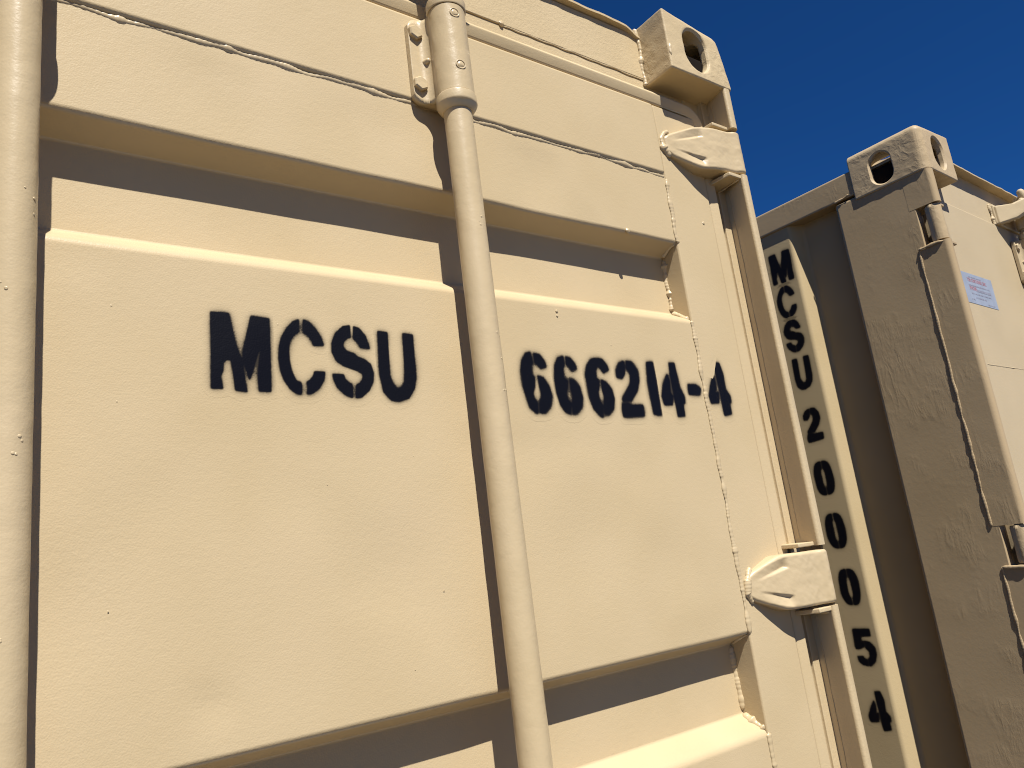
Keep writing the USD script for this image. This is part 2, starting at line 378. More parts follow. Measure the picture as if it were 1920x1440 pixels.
# ------------------------------------------------------------------ stencil lettering
# outlines of the sprayed stencil letters and digits, in millimetres on the door (x, z)
GLYPHS = {
    'M': [[(292, 1968), (311, 1968.3), (316.3, 1936.9), (322.3, 1918.1), (326.7, 1883.8), (314.3, 1885.4), (313, 1900), (310.8, 1917.4), (306.7, 1917.4), (305.6, 1915.5), (304.1, 1915.9), (303.4, 1906.2), (300.8, 1900.1), (302.5, 1886.9), (290.7, 1886.5), (291.5, 1926.9)], [(333.3, 1967.7), (353.2, 1966.5), (351.1, 1885.4), (338.1, 1885.2), (338.1, 1905.3), (340.3, 1922), (343.3, 1934.4), (342.2, 1934.9), (338.2, 1923.2), (334.5, 1912), (331.5, 1902.3), (329.2, 1896.5), (327.8, 1900.7), (323.6, 1918.2), (323, 1926.4), (328.5, 1948.9)]],
    'C': [[(385.6, 1968.7), (378.6, 1965.5), (371, 1956.9), (364.9, 1946.3), (361.5, 1934.6), (360.5, 1921.9), (361.5, 1909.3), (365, 1898.3), (371.4, 1888.8), (378, 1884.2), (383.6, 1883.4), (384.7, 1892.2), (384.2, 1897.5), (378.9, 1898.9), (374.6, 1908.6), (372.5, 1921.2), (372.3, 1934), (374.2, 1942.7), (379.1, 1949.6), (384.7, 1953.4)], [(390.2, 1968.8), (397.4, 1966.5), (404.2, 1959), (409.5, 1949.9), (412.5, 1939.8), (399.9, 1938.9), (398.8, 1943.9), (394.9, 1950.1), (389, 1953.3)], [(389.2, 1883.6), (395, 1884.8), (404.1, 1891.5), (409.8, 1900.3), (411.9, 1910.5), (399.5, 1910.6), (397.8, 1905.5), (394.6, 1901.1), (389.4, 1897.3), (391.1, 1891)]],
    'S': [[(449, 1966.4), (456.4, 1964.3), (463.6, 1955.7), (467.9, 1940), (455.3, 1940.6), (453.4, 1946.5), (447.5, 1950.6)], [(445.2, 1967.2), (436.2, 1964.8), (426.3, 1955.7), (421.2, 1943.4), (420.9, 1933), (425.5, 1923), (434.1, 1917.6), (449.1, 1913.2), (455.8, 1909.8), (455.9, 1905.4), (452.7, 1900), (447, 1896.8), (445.4, 1881.4), (452.7, 1882.3), (462.8, 1890.8), (468.5, 1901.4), (470.2, 1912), (467.1, 1922.4), (459.7, 1928), (452, 1929.8), (447.7, 1934), (438.6, 1936.4), (435.2, 1941.4), (436.3, 1946.7), (440.5, 1950.5), (445.2, 1952)], [(419.9, 1908.3), (433.4, 1908.7), (434.6, 1903.6), (438.1, 1900.1), (442.9, 1897.4), (442.2, 1881.3), (433.1, 1884.6), (424.7, 1892.3), (420.8, 1900.8)]],
    'U': [[(478.8, 1963.2), (491.8, 1962.4), (491.5, 1940.8), (490.2, 1910), (493.4, 1900.3), (498.5, 1894.4), (504.6, 1896.9), (508.6, 1903.2), (510.4, 1926.5), (511.7, 1963.1), (525.4, 1962.3), (524.9, 1930.5), (524.7, 1908.6), (521.3, 1896), (512.4, 1883.4), (498.7, 1878.8), (489, 1880.5), (480.2, 1889.9), (477.2, 1909.4), (478, 1936.8)]],
    '6a': [[(701.2, 1952.9), (692.7, 1950.6), (684.8, 1939.9), (681.8, 1927.6), (682.2, 1903.5), (684.5, 1891.7), (688.3, 1876.5), (697.6, 1869), (700.7, 1868.6), (702.1, 1883.6), (698, 1888.7), (696.6, 1895.5), (701.2, 1904.3), (702.9, 1918.3), (698.7, 1921.5), (699.8, 1933.8), (702.9, 1937.2)], [(706.1, 1951.3), (716.2, 1949.9), (722.6, 1942.2), (724.8, 1933.5), (715.2, 1930.3), (710.6, 1935.3), (706, 1937.3)], [(708.1, 1920.3), (717.5, 1918.1), (725.4, 1907), (727.8, 1893.1), (722.8, 1879), (712.5, 1869.3), (704.1, 1870), (705.3, 1883.7), (710.6, 1892.5), (708.7, 1904.6)]],
    '6b': [[(756, 1950.6), (746.8, 1947.3), (739.9, 1936.1), (736.8, 1918.1), (736.8, 1896.9), (740.7, 1881.2), (747.9, 1871.7), (756.7, 1869.2), (760, 1885.2), (755.5, 1888.6), (753.7, 1897.4), (757.4, 1905.6), (759.7, 1915.6), (753.2, 1919.8), (753.7, 1931.5), (757.4, 1937.1), (757.9, 1949.9)], [(761.4, 1950.4), (769.8, 1948.8), (776.5, 1940.9), (778.7, 1933.7), (768.7, 1930.1), (765.1, 1935.7), (760.6, 1938.2)], [(763.1, 1918.4), (770.9, 1917), (779.5, 1907.4), (782.2, 1893), (777.6, 1878.5), (768, 1870.3), (760.3, 1869.3), (762.2, 1884.4), (764.4, 1894.2), (762.6, 1903.1)]],
    '6c': [[(818.3, 1951.5), (807.7, 1949.3), (798.1, 1939.4), (793.7, 1926.3), (794.9, 1908), (795.6, 1893.4), (799.5, 1877.2), (810.5, 1866.6), (815.2, 1865.8), (817.5, 1883.1), (812.9, 1890.3), (811.8, 1899.4), (816.1, 1908.8), (818.1, 1919.1), (813.1, 1921.6), (814.1, 1932.9), (818.2, 1938.7)], [(820.7, 1951.6), (829.9, 1950.7), (836.9, 1942.6), (839.6, 1935.1), (828, 1929.5), (823.3, 1936.1), (819.3, 1939.7)], [(821.7, 1919.8), (830.4, 1916.8), (839.5, 1906.9), (842.3, 1893), (837.2, 1878.1), (826.8, 1869.6), (818.9, 1870), (820.3, 1885), (822.9, 1894.3), (820.7, 1905.3)]],
    '2': [[(872.2, 1950.4), (861.5, 1945.9), (854.1, 1935), (853.2, 1924.5), (863, 1923), (869.6, 1930), (871.8, 1938.8), (872.8, 1943.7)], [(877.2, 1950.7), (888.1, 1949.4), (897.3, 1937.2), (897.7, 1921.7), (890.3, 1906), (875.7, 1890.6), (858.3, 1889.4), (857.9, 1893.5), (866.4, 1903.2), (878.4, 1917), (881.5, 1928.7), (879.6, 1934.4), (874.9, 1939)], [(856.4, 1886.5), (869.3, 1887.4), (873.8, 1884.5), (897.4, 1885.1), (896.3, 1868.9), (854.6, 1866.4), (853.8, 1876.6)]],
    '1': [[(919.7, 1951.3), (933.2, 1952.7), (932.8, 1870.5), (916.9, 1871.7), (916.2, 1920.6)]],
    '4a': [[(960.5, 1935.5), (963.5, 1924.6), (961, 1906.5), (965.2, 1900.7), (961.2, 1886.7), (943.5, 1886.3), (940.7, 1899.9), (948.4, 1918)], [(968.3, 1953.2), (981.3, 1953.9), (983.2, 1915.4), (989.8, 1901.5), (989.8, 1890.4), (985.2, 1889.3), (984.5, 1869.8), (968.6, 1868.7), (967.7, 1902.8), (967.2, 1934.9)]],
    '-': [[(1003.5, 1920.7), (1021.4, 1921), (1031.9, 1915.2), (1027.6, 1904.8), (1002.2, 1904.3)]],
    '4b': [[(1067.6, 1938.8), (1069.7, 1927.2), (1068, 1914.5), (1062.4, 1909), (1073.2, 1910.5), (1068.7, 1892.5), (1049.7, 1891), (1047.6, 1903.3), (1056.8, 1922.5)], [(1074.6, 1958.3), (1087.7, 1959.8), (1092, 1941), (1091.1, 1915.4), (1099.3, 1905), (1099.4, 1894.4), (1094, 1892.1), (1095.5, 1875.3), (1077, 1871.9), (1076.3, 1910.6), (1074.7, 1933.8)]],
}


def ink_sheet(pieces, box, res, edge, halo, seed, hw=4.0, strength=0.5, grow=0.0):
    """Sprayed lettering on a thin grid: pieces are outlines in mm, box the (u0, u1, v0, v1) it may cover. Returns vertices (u, v) in mm, faces, ink."""
    u0, u1, v0, v1 = box
    k = 4
    pad = 14
    W, H = int((u1 - u0 + 2 * pad) * k), int((v1 - v0 + 2 * pad) * k)
    im = Image.new('L', (W, H)); dr = ImageDraw.Draw(im)
    for p in pieces:
        dr.polygon([((u - u0 + pad) * k, (v1 + pad - v) * k) for u, v in p], fill=255)
    a = np.asarray(im, float) / 255
    rng = np.random.default_rng(seed)
    a = np.clip((gaussian_filter(a, 1.0 * k) - .5 + grow) * 6 + .5, 0, 1)
    core = gaussian_filter(a, edge * k)
    lo = np.kron(gaussian_filter(rng.normal(size=(H // 8 + 1, W // 8 + 1)), 9 * k / 8), np.ones((8, 8)))[:H, :W]; lo /= np.abs(lo).max()
    h1 = gaussian_filter(a, hw * .38 * k); h2 = gaussian_filter(a, hw * k)
    sp = np.clip((h1 * .6 + h2 * .5) * (1 + .7 * lo), 0, 1)
    fine = gaussian_filter(rng.normal(size=a.shape), .35 * k); fine /= fine.std()
    sp = np.clip(sp ** 1.05 * 1.5 * halo * (1 + .10 * fine) - .015, 0, .93)
    ink = np.clip(1 - (1 - core) * (1 - sp), 0, 1)
    nu, nv = int((u1 - u0) / res) + 1, int((v1 - v0) / res) + 1
    uu, vv = np.linspace(u0, u1, nu), np.linspace(v0, v1, nv)
    ci = np.clip(((uu - u0 + pad) * k).astype(int), 0, W - 1); ri = np.clip(((v1 + pad - vv) * k).astype(int), 0, H - 1)
    I = ink[np.ix_(ri, ci)]
    I = np.where(I < 0.006, 0, I)
    idx = np.arange(nu * nv).reshape(nv, nu)
    f = np.stack([idx[:-1, :-1], idx[:-1, 1:], idx[1:, 1:], idx[1:, :-1]], -1).reshape(-1, 4)
    keep = (I.ravel()[f].max(1) > 0)
    f = f[keep]
    tri = np.vstack([f[:, [0, 1, 2]], f[:, [0, 2, 3]]])
    V = np.stack(np.meshgrid(uu, vv), -1).reshape(-1, 2)
    used, inv = np.unique(tri, return_inverse=True)
    return V[used], inv.reshape(-1, 3), I.ravel()[used]


# ------------------------------------------------------------------ ground
gv = np.array([[-400, -400, 0], [400, -400, 0], [400, 400, 0], [-400, 400, 0]], float)
g = usdkit.mesh(stage, '/World/ground', (gv, np.array([[0, 1, 2], [0, 2, 3]])), M_GROUND)
g.GetPrim().SetCustomDataByKey('kind', 'structure')

# ------------------------------------------------------------------ shared builders, outer corner frame: X inward, Y back, Z up
FLANGE_T = 0.026


def flange_piece(z0, z1, r_out=0.019):
    prof = arc_round([(0.0037, 0.066), (0.0037, 0.0), (FLANGE_T, 0.0), (0.0085, 0.066)], [0, r_out, 0.005, 0], 8)
    return prism_z(sg.Polygon(prof), z0, z1).refine_to_length(0.03)


def build_post(parent, ztop, gaps, mat_web, mat_flange, seed, tag=''):
    """gaps: list of (z0, z1) where a hinge sits."""
    body = rbox(0.004, 0.072, 0.062, 0.234, 0.03, ztop + .012, 0.0085, 24) + rbox(0.004, 0.030, 0.0515, 0.080, 0.03, ztop + .004, 0.0015)
    post = part(parent, 'corner_post', body, mat_web)
    pp = str(post.GetPath())
    edges = [ztop] + [z for g_ in gaps for z in (g_[1], g_[0])] + [0.06]
    for k in range(0, len(edges), 2):
        hi, lo = edges[k], edges[k + 1]
        if hi - lo < 0.02:
            continue
        part(pp, 'flange', displaced(tm(flange_piece(lo, hi)), 0.0004, 60, seed + k), mat_flange)
        # plates that close the pocket next to each hinge
        if k > 0:
            part(pp, 'lug_plate', hull(rbox(FLANGE_T - .004, 0.056, 0.004, 0.010, hi - 0.0075, hi - .0005, 0.0015), rbox(FLANGE_T - .004, 0.064, 0.05, 0.062, hi - 0.0095, hi - .0025, 0.0015)), mat_flange)
            part(pp, 'weld_bead', bead([(FLANGE_T + .002, 0.006, hi - .009), (FLANGE_T + .002, 0.058, hi - .011)], (1, 0, -.6), 0.002, seed + 40 + k), mat_flange)
        if k < len(edges) - 2:
            part(pp, 'lug_plate', hull(rbox(FLANGE_T - .004, 0.064, 0.012, 0.02, lo, lo + 0.0065, 0.0015), rbox(FLANGE_T - .004, 0.064, 0.05, 0.062, lo + .001, lo + 0.0075, 0.0015)), mat_flange)
        # seam welds: on the outer web and in the pocket
        if k > 0:
            part(pp, 'weld_bead', bead([(0.003, 0.0663, hi), (0.003, 0.0663, lo)], (-1, 0, 0), 0.0026, seed + 60 + k, ripple=.12, wob=.35, flatten=.6), mat_web, smooth=60)
        part(pp, 'weld_bead', bead([(.0155, 0.040, hi - .012), (.0155, 0.040, lo + .012)], (1, .3, 0), 0.0009, seed + 80 + k, wob=.6), mat_flange, smooth=60)
        if k > 0:
            part(pp, 'weld_bead', bead([(0.002, 0.066, hi - .002), (0.002, 0.02, hi - .002), (0.008, 0.004, hi - .003)], (-.9, -.2, .3), 0.0030, seed + 90 + k, flatten=.7), mat_web, smooth=60)
    return post


def hinge_blade(zc, hh=0.041, reach=0.169, dented=True, door=0.045):
    nx, nz = 110, 72
    X = np.linspace(0.0005, reach, nx)
    x0 = 0.104 * reach / .169
    tip = np.interp(X, [0, x0, reach * .94, reach], [hh, hh, 0.021, 0.0125])
    base = np.interp(X, [0, .031, .034, .044, .07, x0, reach], [0, .006, .0075, .0075, .0095, .021, door - .006])
    k = np.exp(-.5 * (np.arange(-9, 10) / 3.5) ** 2); k /= k.sum()
    base = np.convolve(np.pad(base, 9, mode='edge'), k, 'valid')
    tip = np.convolve(np.pad(tip, 9, mode='edge'), k, 'valid')
    arc = .0155 - np.sqrt(np.maximum(0, .0155 ** 2 - (X - .016) ** 2)) + .0
    base = np.where(X < .016, np.maximum(arc, 0), np.where(X < .03, np.minimum(base, np.maximum(arc, 0)), base))
    base = np.convolve(np.pad(base, 2, mode='edge'), np.ones(5) / 5, 'valid')
    S = np.linspace(-1, 1, nz)
    S = np.sign(S) * (1 - (1 - np.abs(S)) ** 1.6)
    G = np.zeros((nx, nz, 3))
    for i, x in enumerate(X):
        h = tip[i]; z = S * h
        y = np.full(nz, base[i])
        if dented:
            xa, xb = .098 * reach / .169, .152 * reach / .169
            w = np.interp(x, [xa, xb], [.019, .0055])
            dep = .0048 * np.clip((xb - x) / (xb - xa), 0, 1) if x >= xa else .0048 * np.clip(1 - (xa - x) / .007, 0, 1)
            t = np.abs(z) - w
            y = y + dep * np.where(t < 0, 0, np.where(t < .0035, t / .0035, np.clip(1 - (t - .0035) / .014, 0, 1)))
        r = .0055
        e = np.clip((np.abs(z) - (h - r)) / r, 0, 1)
        y = y + r * (1 - np.sqrt(np.maximum(0, 1 - e ** 2)))
        if x > reach - .008:
            e2 = (x - (reach - .008)) / .008
            y = y + .006 * (1 - math.sqrt(max(0, 1 - e2 ** 2)))
        G[i, :, 0] = x; G[i, :, 1] = np.minimum(y, door + .001); G[i, :, 2] = zc + z
    # lumps of thick paint
    G[:, :, 1] += (meshkit.fbm(G * 60, 3, int(zc * 100)) - .5) * .0016
    V = G.reshape(-1, 3)
    idx = np.arange(nx * nz).reshape(nx, nz)
    q = np.stack([idx[:-1, :-1], idx[:-1, 1:], idx[1:, 1:], idx[1:, :-1]], -1).reshape(-1, 4)
    rim = np.concatenate([idx[:, 0], idx[-1, 1:], idx[-2::-1, -1], idx[0, -2:0:-1]])
    back = V[rim].copy(); back[:, 1] = np.maximum(back[:, 1], door - .001)
    back[X[np.minimum(rim // nz, nx - 1)] < .034, 1] = .029
    n0 = len(V); m = len(rim)
    V2 = np.vstack([V, back])
    q2 = np.array([(rim[i], rim[(i + 1) % m], n0 + (i + 1) % m, n0 + i) for i in range(m)])
    Q = np.vstack([q, q2[:, ::-1]])
    F = np.vstack([Q[:, [0, 1, 2]], Q[:, [0, 2, 3]]])
    t = trimesh.Trimesh(V2, F, process=False)
    n = np.cross(V[q[0, 1]] - V[q[0, 0]], V[q[0, 2]] - V[q[0, 0]])
    if n[1] > 0:
        t.invert()
    return t


def hex_bolt(x, y, z, r=0.0106, h=0.0068, rot=0.3):
    a = [(x + r * math.cos(rot + k * math.pi / 3), z + r * math.sin(rot + k * math.pi / 3)) for k in range(6)]
    b = [(x + .84 * (p - x), z + .84 * (q - z)) for p, q in a]
    body = hull(prism_y(sg.Polygon(a).buffer(-.001).buffer(.001, quad_segs=5), y - h * .75, y + .002), prism_y(sg.Polygon(b).buffer(-.001).buffer(.001, quad_segs=5), y - h, y - h * .7))
    return displaced(body.refine_to_length(.003), .0004, 140, int(z * 1000))


def lathe(rz, x, y, seg=56):
    """Revolves the (radius, z) outline about the vertical through (x, y)."""
    rz = np.array(rz, float)
    th = np.linspace(0, 2 * math.pi, seg, endpoint=False)
    V = np.vstack([np.column_stack([x + r * np.cos(th), y + r * np.sin(th), np.full(seg, z)]) for r, z in rz])
    F = []
    for i in range(len(rz) - 1):
        for k in range(seg):
            a, b = i * seg + k, i * seg + (k + 1) % seg
            F += [(a, b, b + seg), (a, b + seg, a + seg)]
    t = trimesh.Trimesh(V, F, process=False)
    if rz[-1, 1] < rz[0, 1]:
        t.invert()
    return t


def build_rod(parent, xr, yr, door, brackets, mat, mat2, z0, z1, toward, seed, detail=True, keeper=True, header=None, half=.115, lift=0.0):
    r = 0.0185
    zs = np.arange(z0, z1 + .001, 0.006)
    rod = lathe([(0.0005, z0)] + [(r, z) for z in zs] + [(0.0005, z1)], xr, yr)
    rod = displaced(rod, 0.00035, 45, seed)
    prim = part(parent, 'lock_rod', rod, mat, smooth=40)
    pp = str(prim.GetPath())
    rg = np.random.default_rng(seed)
    bl = []
    for c0 in rg.uniform(1.3, 2.45, 9):
        a0 = rg.uniform(-2.7, -.5)
        for _ in range(rg.integers(1, 5)):
            a_, z_ = a0 + rg.normal(0, .22), c0 + rg.normal(0, .007)
            bl.append(blob((xr + r * math.cos(a_), yr + r * math.sin(a_), z_), rg.uniform(.0006, .0016), (math.cos(a_), math.sin(a_), 0), len(bl), .4))
    part(pp, 'paint_lump', cat(*bl), mat, smooth=60, kind='stuff')
    for bi, zb in enumerate(brackets):          # zb: the bottom of the bearing sleeve
        zt = zb + .126
        sx = toward
        prof = sg.Point(xr, yr).buffer(.0248, quad_segs=20).union(sg.box(min(xr, xr + sx * .046), door - .0105, max(xr, xr + sx * .046), door - .0012)).union(sg.box(xr - .016, yr, xr + .016, door - .0012))
        prof = prof.buffer(.012, quad_segs=12).buffer(-.012, quad_segs=12).buffer(-.0012).buffer(.0012, quad_segs=6)
        body = prism_z(prof, zb, zt)
        a, b = (xr - .047, xr + .026) if sx < 0 else (xr - .026, xr + .047)
        R = .016
        mask = sg.box(a, zb, b, zt).buffer(-R).buffer(R, quad_segs=10).union(sg.box(xr - .026 if sx < 0 else xr - .03, zb, xr + .03 if sx < 0 else xr + .026, zt))
        body = body ^ prism_y(mask, door - .09, door + .01)
        body = body.refine_to_length(.006)
        br = displaced(body, .0003, 70, seed + bi)
        part(pp, 'bearing_bracket', br, mat2, smooth=40)
        xb = xr + sx * .0365
        for zz in (zb + .026, zb + .104):
            part(pp, 'bolt', hex_bolt(xb, door - .010, zz, rot=.3 + zz), mat2, smooth=30)
        part(pp, 'stop_pin', displaced(hull(sph((xr + sx * .0235, door - .0165, zb + .062), .0042), sph((xr + sx * .0255, door - .009, zb + .062), .0046)), .0006, 120, 4), mat2, smooth=60)
        for zc, up in ((zb, 0), (zt, 1)):
            s = 1 if up else -1
            rz = [(.0225, zc + s * .0008), (.0256, zc + s * .0010), (.0265, zc + s * .0026), (.0268, zc + s * .0125), (.0258, zc + s * .0150), (.0228, zc + s * .0195), (.0200, zc + s * .0225), (.0182, zc + s * .0228)]
            if not up:
                pass
            part(pp, 'bushing', displaced(lathe(rz, xr, yr), .0003, 60, seed + 7), mat2, smooth=45)
        if detail:
            for zz in (zb + .034, zb + .112):
                ang = math.radians(-99)
                c = np.array([xr + .0248 * math.cos(ang), yr + .0248 * math.sin(ang), zz])
                nn = np.array([math.cos(ang), math.sin(ang), 0])
                part(pp, 'rivet', blob(c - nn * .0004, .0046, nn, int(zz * 100), .3), mat2, smooth=60)
                ring = trimesh.creation.torus(.0062, .0008, major_sections=36, minor_sections=8)
                T = np.eye(4); T[:3, 2] = nn; T[:3, 0] = np.cross([0, 0, 1], nn); T[:3, 1] = np.cross(T[:3, 2], T[:3, 0]); T[:3, 3] = c - nn * .0001
                ring.apply_transform(T)
                part(pp, 'rivet_rim', ring, mat2, smooth=60)
    if keeper:
        # cam on the rod end and the keeper it turns into, on the header
        zc = z1 - .09
        cam_ = hull(cyl((xr, yr, zc), (xr, yr, zc + .03), .024), sph((xr - .012, yr - .012, zc + .052), .011), sph((xr + .006, yr - .016, zc + .06), .010))
        cam_ = cam_ + hull(sph((xr - .03, yr - .006, zc + .058), .011), sph((xr - .018, yr - .012, zc + .03), .014), sph((xr - .034, yr - .012, zc + .072), .0075))
        part(pp, 'cam', displaced(cam_.refine_to_length(.006), .0006, 50, seed + 9), mat2, smooth=40)
        hy = header
        kz = zc + .035 + lift
        plate = rbox(xr - half, xr + half, hy - .012, hy + .002, kz - .028, kz + .030, .004)
        def slab(x, y, z, w, d, h):
            return rbox(x - w, x + w, y - d, y + d, z - h, z + h, .0035, 10)
        armL = hull(slab(xr - half + .012, hy - .010, kz - .002, .010, .008, .026), slab(xr - half * .50, hy - .036, kz + .006, .012, .012, .021))
        armL2 = hull(slab(xr - half * .50, hy - .036, kz + .006, .012, .012, .021), slab(xr - half * .16, yr - .024, kz + .028, .012, .013, .016))
        hook = hull(slab(xr - half * .16, yr - .024, kz + .028, .012, .013, .016), slab(xr + .03, yr - .026, kz + .034, .012, .012, .014))
        horn = hull(slab(xr - half * .20, yr - .020, kz + .034, .009, .009, .012), sph((xr - half * .20 - .004, yr - .014, kz + .062), .0095)) + hull(slab(xr + .032, yr - .024, kz + .036, .010, .010, .012), sph((xr + .026, yr - .016, kz + .066), .0095))
        armR = hull(slab(xr + half - .012, hy - .010, kz, .010, .008, .026), slab(xr + half * .5, hy - .036, kz + .014, .012, .012, .02), slab(xr + .04, yr - .024, kz + .034, .010, .012, .014))
        armL = armL + hook
        part(pp, 'keeper', displaced((plate + armL + armL2 + horn + armR).refine_to_length(.007), .0006, 50, seed + 11), mat2, smooth=40)
        part(pp, 'weld_bead', bead([(xr - half - .002, hy - .003, kz + .034), (xr - half - .002, hy - .003, kz - .03)], (-.5, -.8, 0), .0045, seed + 12, lump=.3), mat2, smooth=60)
    return prim


def corrugated(z0, z1, y0, y1, outx=0.0105, inx=0.0465, first=0.350, crest=0.098, slope=0.021, trough=0.082):
    pts = [(inx, y0)]
    y = first
    while y + crest + 2 * slope < y1:
        pts += [(inx, y), (outx, y + slope), (outx, y + slope + crest), (inx, y + 2 * slope + crest)]
        y += crest + 2 * slope + trough
    pts.append((inx, y1))
    rad = [0] + [0.012] * (len(pts) - 2) + [0]
    P = arc_round(pts, rad, 6)[::-1]
    return sheet(P, 'z', z0, z1, 0.002)


# ------------------------------------------------------------------ container A: the closed door in front of the camera
A = thing('shipping_container', 'cream container in front, its door end filling the left two thirds, stencilled MCSU 666214-4', 'shipping container')
AP = str(A.GetPath())
WA = 1.219
LEN = 6.06
mirror = np.diag([-1.0, 1, 1, 1.0]); mirror[:3, 3] = (WA, -0.045, 0)
plainL = np.eye(4); plainL[:3, 3] = (-WA, -0.045, 0)
GAPS_A = [(2.3005, 2.3935), (1.5640, 1.6560), (0.8280, 0.9200), (0.2000, 0.2920)]

for side, xf in (('right', mirror), ('left', plainL)):
    XF[0] = xf
    ct = casting(rtop=0.028, rvert=0.006, seed=3)
    ct.apply_translation((0, 0, 2.473))
    cp = part(AP, 'corner_casting', ct, MAC, smooth=32)
    part(str(cp.GetPath()), 'shade_liner', casting_shade_liner().translate((0, 0, 2.473)), M_DARK)
    cpp = str(cp.GetPath())
    part(cpp, 'weld_bead', bead([(.1645, .061, 2.590), (.1645, .062, 2.472)], (.75, -.65, 0), .0036, 11, lump=.35, wob=.7), MAW, smooth=60)
    part(cpp, 'weld_bead', bead([(.158, .0015, 2.522), (.160, .001, 2.497)], (.7, -.7, 0), .0026, 12, lump=.8), MAW, smooth=60)
    build_post(A, 2.473, GAPS_A, MAF, MAF, 100)
    for (a, b) in GAPS_A:
        zc = (a + b) / 2 - .0015
        hp = part(AP, 'hinge', hinge_blade(zc), MAW, smooth=40)
        hpp = str(hp.GetPath())
        tipx = .169
        part(hpp, 'weld_bead', bead([(.150, .0425, zc + .0275), (.160, .0425, zc + .0225), (.1705, .0425, zc + .011), (.1715, .0425, zc - .008), (.160, .042, zc - .0235)], (.4, -.9, 0), .0044, int(zc * 50), lump=.35, wob=.8), MAW, smooth=60)
    XF[0] = xf
    part(AP, 'side_wall', corrugated(0.16, 2.47, 0.20, LEN - .1), MA, smooth=30)
    part(AP, 'top_rail', rbox(0.004, 0.075, .178, LEN - .16, 2.50, 2.560, .004), MA)
    part(AP, 'bottom_rail', rbox(0.004, 0.075, .178, LEN - .16, .06, .17, .004), MA)
    part(AP, 'rear_post', rbox(0.004, .09, LEN - .16, LEN, .06, 2.56, .006), MA)
    XF[0] = None

# header over the doors and the thin roof edge hanging over it
hd = part(AP, 'door_header', cat(displaced(rbox(-1.0565, 1.0565, 0.0172, .060, 2.4862, 2.5755, .0015).refine_to_length(.02), .0004, 30, 5), rbox(-1.15, 1.15, .0195, .060, 2.438, 2.4860, .001)), MAR, smooth=30)
hdp = str(hd.GetPath())
part(hdp, 'weld_bead', bead([(.748, .0185, 2.4858), (1.054, .0185, 2.4850)], (0, -1, -.2), .0011, 21, wob=1.0, ripple=.1), MAR, smooth=60)
part(hdp, 'paint_blob', blob((.744, .0175, 2.4875), .0048, (0, -1, 0), 5, .6), MAW, smooth=60)
nx = 320
xs = np.linspace(-1.0565, 1.0565, nx)
zl = 2.5785 - .012 * np.exp(-((1.0565 - np.abs(xs)) / .022) ** 2) + .0016 * (meshkit.fbm(np.stack([xs * 14, xs * 0, xs * 0], 1), 4, 3) - .5) * 2
yl = .0085 + .003 * np.exp(-((1.0565 - np.abs(xs)) / .03) ** 2) + .0016 * (meshkit.fbm(np.stack([xs * 30, xs * 0 + 4, xs * 0], 1), 4, 8) - .5) * 2
ring = [(0, 0), (-.0, .0042), (.010, .0052), (.05, .006), (.05, -.004), (.022, -.004), (.010, -.001)]
V = np.concatenate([np.column_stack([xs, yl + a, zl + b])[:, None] for a, b in ring], 1).reshape(-1, 3)
K = len(ring)
F = [(i * K + k, i * K + (k + 1) % K, (i + 1) * K + (k + 1) % K) for i in range(nx - 1) for k in range(K)] + [(i * K + k, (i + 1) * K + (k + 1) % K, (i + 1) * K + k) for i in range(nx - 1) for k in range(K)]
lip = trimesh.Trimesh(V, F, process=False)
if (lip.face_normals[::K][:, 1].mean()) > 0:
    lip.invert()
lip.fix_normals()
part(hdp, 'roof_edge', lip, MAR, smooth=40)
part(AP, 'roof', rbox(-1.18, 1.18, .058, LEN - .02, 2.570, 2.580, .002), MA)
part(AP, 'end_wall', rbox(-1.13, 1.13, LEN - .06, LEN - .02, .1, 2.55, .003), MA)
part(AP, 'floor', rbox(-1.13, 1.13, .08, LEN - .07, .12, .15, .002), M_DARK)
part(AP, 'door_sill', rbox(-1.14, 1.14, -.02, .08, .03, .125, .006), MAR)


def door_profile():
    pts, rad = [(0.0, 2.2900)], [0]
    z = 2.1640
    while z > .25:
        pts += [(0, z), (.037, z - .0145), (.037, z - .1130), (0, z - .1350)]
        rad += [.0075, .004, .005, .013]
        z -= .6180
    pts.append((0, .235)); rad.append(0)
    return pts, arc_round(pts, rad, 8)


PTS, PROF = door_profile()
XW = 1.0403


